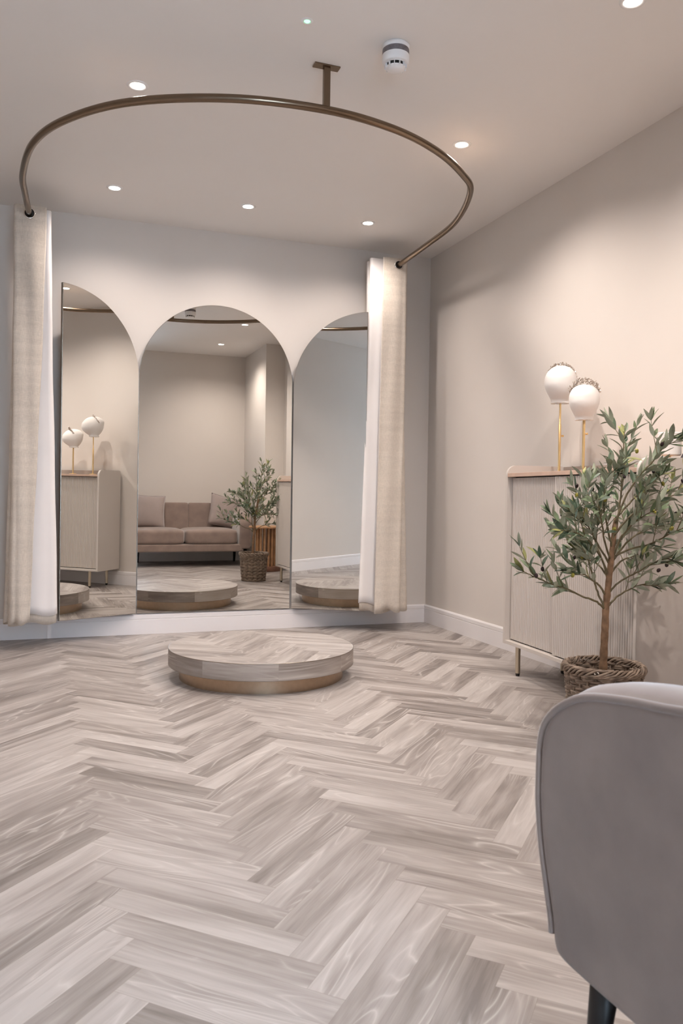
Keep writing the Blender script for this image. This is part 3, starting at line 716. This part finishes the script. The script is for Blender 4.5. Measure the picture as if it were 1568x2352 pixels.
# ------------------------------------------------------------------ sofa
sofa = thing('sofa', (1.435, .66, 0), 'taupe velvet two-seat sofa with piped arms and black legs, against the rear wall', 'sofa')
X0, X1 = .70, 2.17
prof = [(.30, .205), (.38, .203), (.50, .202), (.62, .202), (.74, .201), (.85, .199), (.93, .198), (.975, .200), (.990, .212), (.996, .245), (1.006, .28), (1.023, .34), (1.033, .40), (1.034, .44), (1.031, .498), (1.015, .534), (.975, .566), (.924, .588), (.84, .603), (.75, .613), (.60, .638), (.45, .665), (.33, .682), (.285, .675), (.268, .64), (.265, .55), (.265, .42), (.265, .30), (.27, .225)]
def arm(xo, s):
    cx, cz = .65, .42; bm = bmesh.new(); pr = catmull([(y, z, 0) for y, z in prof], 4, closed=True)
    lay = [(0, -.018, 1), (.0, -.010, 1), (.006, -.004, 1), (.0, .0, 1), (.012, .008, 1), (.04, .016, 1), (.075, .016, 1), (.105, .006, 1), (.122, -.008, 1), (.125, -.018, 1)]
    xs = [-.004, -.005, -.001, .004, .012, .035, .075, .108, .124, .126]; rings = []
    for (xx, (a_, off, b_)) in zip(xs, lay):
        ring = []
        for i, p in enumerate(pr):
            q0, q1 = pr[i-1], pr[(i+1) % len(pr)]; t = (q1-q0).normalized(); nrm = Vector((t.y, -t.x, 0))
            if nrm.dot(p-Vector((cx, cz, 0))) < 0: nrm = -nrm
            k = off*max(0, min(1, (p.y-.3)/.2))
            q = p+nrm*k if off >= 0 else Vector((cx, cz, 0))+(p-Vector((cx, cz, 0)))*(1+off/.33)
            ring.append(bm.verts.new((xo+s*xx, q.x, q.y)))
        rings.append(ring)
    for a_, b_ in zip(rings, rings[1:]):
        for i in range(len(a_)): bm.faces.new((a_[i], a_[(i+1) % len(a_)], b_[(i+1) % len(a_)], b_[i]))
    for R0 in (rings[0], rings[-1]):
        prev = R0
        for fac in (.93, .8, .55, .25):
            nx = [bm.verts.new((v.co.x-s*(.003*(1-fac) if R0 is rings[0] else -.002), cx+(v.co.y-cx)*fac, cz+(v.co.z-cz)*fac)) for v in R0]
            for i in range(len(nx)): bm.faces.new((prev[i], prev[(i+1) % len(nx)], nx[(i+1) % len(nx)], nx[i]))
            prev = nx
        c0 = bm.verts.new((prev[0].co.x, cx, cz))
        for i in range(len(prev)): bm.faces.new((prev[i], prev[(i+1) % len(prev)], c0))
    A = mesh_obj('arm', bm, M_velvet, sofa, smooth=True)
    bm = bmesh.new(); pp = [p for p in pr if not (p.y < .22)]; i0 = max(range(len(pp)-1), key=lambda i: (pp[i+1]-pp[i]).length)
    pp = pp if (pp[0]-pp[-1]).length > (pp[i0+1]-pp[i0]).length else pp[i0+1:]+pp[:i0+1]; tube(bm, [(xo-s*.001, p.x, p.y) for p in pp], .0062, 8); mesh_obj('piping', bm, M_velvet, A, smooth=True)
arm(X0, 1); arm(X1, -1)
bm = bmesh.new(); superbox(bm, (1.435, .64, .212), (.675, .365, .045), 14, 12); mesh_obj('base_frame', bm, M_velvet, sofa, smooth=True)
for x in (1.1325, 1.7375):
    bm = bmesh.new(); superbox(bm, (x, .725, .335), (.304, .285, .085), 7, 18, puff=.16); c_ = mesh_obj('seat_cushion', bm, M_velvet, sofa, smooth=True)
for a_, b_ in ((.822, .99), (.99, 1.27), (1.27, 1.55), (1.55, 1.83), (1.83, 2.048)):
    bm = bmesh.new(); superbox(bm, ((a_+b_)/2, .36, .49), ((b_-a_)/2+.001, .095, .215), 16, 14, Matrix.Rotation(.10, 3, 'X')); mesh_obj('back_panel', bm, M_velvet, sofa, smooth=True)
for x, y, ox, oy in ((.742, .925, .0, .03), (2.128, .925, 0, .03), (.975, .40, .0, -.03), (2.12, .40, 0, -.03)):
    bm = bmesh.new(); tube(bm, [(x, y, .205), (x+ox, y+oy, 0)], [.0215, .0125], 20); mesh_obj('leg', bm, M_black, sofa, smooth=True)
def pillow(c, rot, hw, label):
    root = thing('throw_pillow', c, label, 'pillow', 'throw pillows on the sofa'); bm = bmesh.new(); n = 20; Mr = rot
    top, bot = [], []
    for i in range(n+1):
        ra, rb = [], []
        for j in range(n+1):
            u, v = -1+2*i/n, -1+2*j/n; k = (1-u*u)*(1-v*v); pin = .07*(1-abs(u)**2)*abs(v)**3; pin2 = .07*(1-abs(v)**2)*abs(u)**3
            x = u*hw*(1-pin2); z = v*hw*(1-pin); th = .062*k**.42
            for lst, sg in ((ra, 1), (rb, -1)):
                lst.append((Vector((x, sg*th, z))))
        top.append(ra); bot.append(rb)
    for g, fl in ((top, 0), (bot, 1)):
        V = [[bm.verts.new(Vector(c)+Mr @ p) for p in r_] for r_ in g]
        for i in range(n):
            for j in range(n): bm.faces.new((V[i][j], V[i+1][j], V[i+1][j+1], V[i][j+1]))
    bmesh.ops.remove_doubles(bm, verts=bm.verts[:], dist=.0004); mesh_obj('cover', bm, M_pillow, root, smooth=True)
    bm = bmesh.new(); e = [Vector((u*hw, 0, v*hw)) for u, v in ((-1, -1), (1, -1), (1, 1), (-1, 1))]
    ln = []
    for q in range(4):
        a_, b_ = e[q], e[(q+1) % 4]; md = (a_+b_)/2*.93
        ln += [a_, (a_+md)/2*1.0, md, (md+b_)/2]
    tube(bm, [Vector(c)+Mr @ p for p in ln], .0022, 6, closed=True); mesh_obj('seam', bm, M_pillow, root, smooth=True)
pillow((1.07, .545, .605), Matrix.Rotation(.26, 3, 'X') @ Matrix.Rotation(.05, 3, 'Y'), .195, 'taupe throw pillow at the left end of the sofa, seen in the middle mirror')
pillow((1.955, .560, .610), Matrix.Rotation(-.25, 3, 'Z') @ Matrix.Rotation(.26, 3, 'X') @ Matrix.Rotation(.24, 3, 'Y'), .190, 'taupe throw pillow leaning on the far sofa arm behind the olive tree')

# ------------------------------------------------------------------ side table
ct = (2.235, 1.475)
tb = thing('side_table', (*ct, 0), 'round wooden side table with a slatted drum column on a dark base, beside the sofa', 'table')
bm = bmesh.new(); lathe(bm, [(0, .466), (.186, .466), (.190, .470), (.190, .480), (.187, .484), (0, .484)], (*ct, 0), 64); autosmooth(mesh_obj('table_top', bm, M_tabwood, tb))
bm = bmesh.new()
for k in range(16):
    box(bm, .100, .115, -.011, .011, .055, .466, Matrix.Translation((*ct, 0)) @ Matrix.Rotation(k*PI/8, 4, 'Z'))
mesh_obj('slatted_column', bm, M_tabwood, tb)
bm = bmesh.new(); lathe(bm, [(0, 0), (.172, 0), (.176, .004), (.176, .050), (.172, .055), (0, .055)], (*ct, 0), 64); autosmooth(mesh_obj('table_base', bm, M_tabbase, tb))
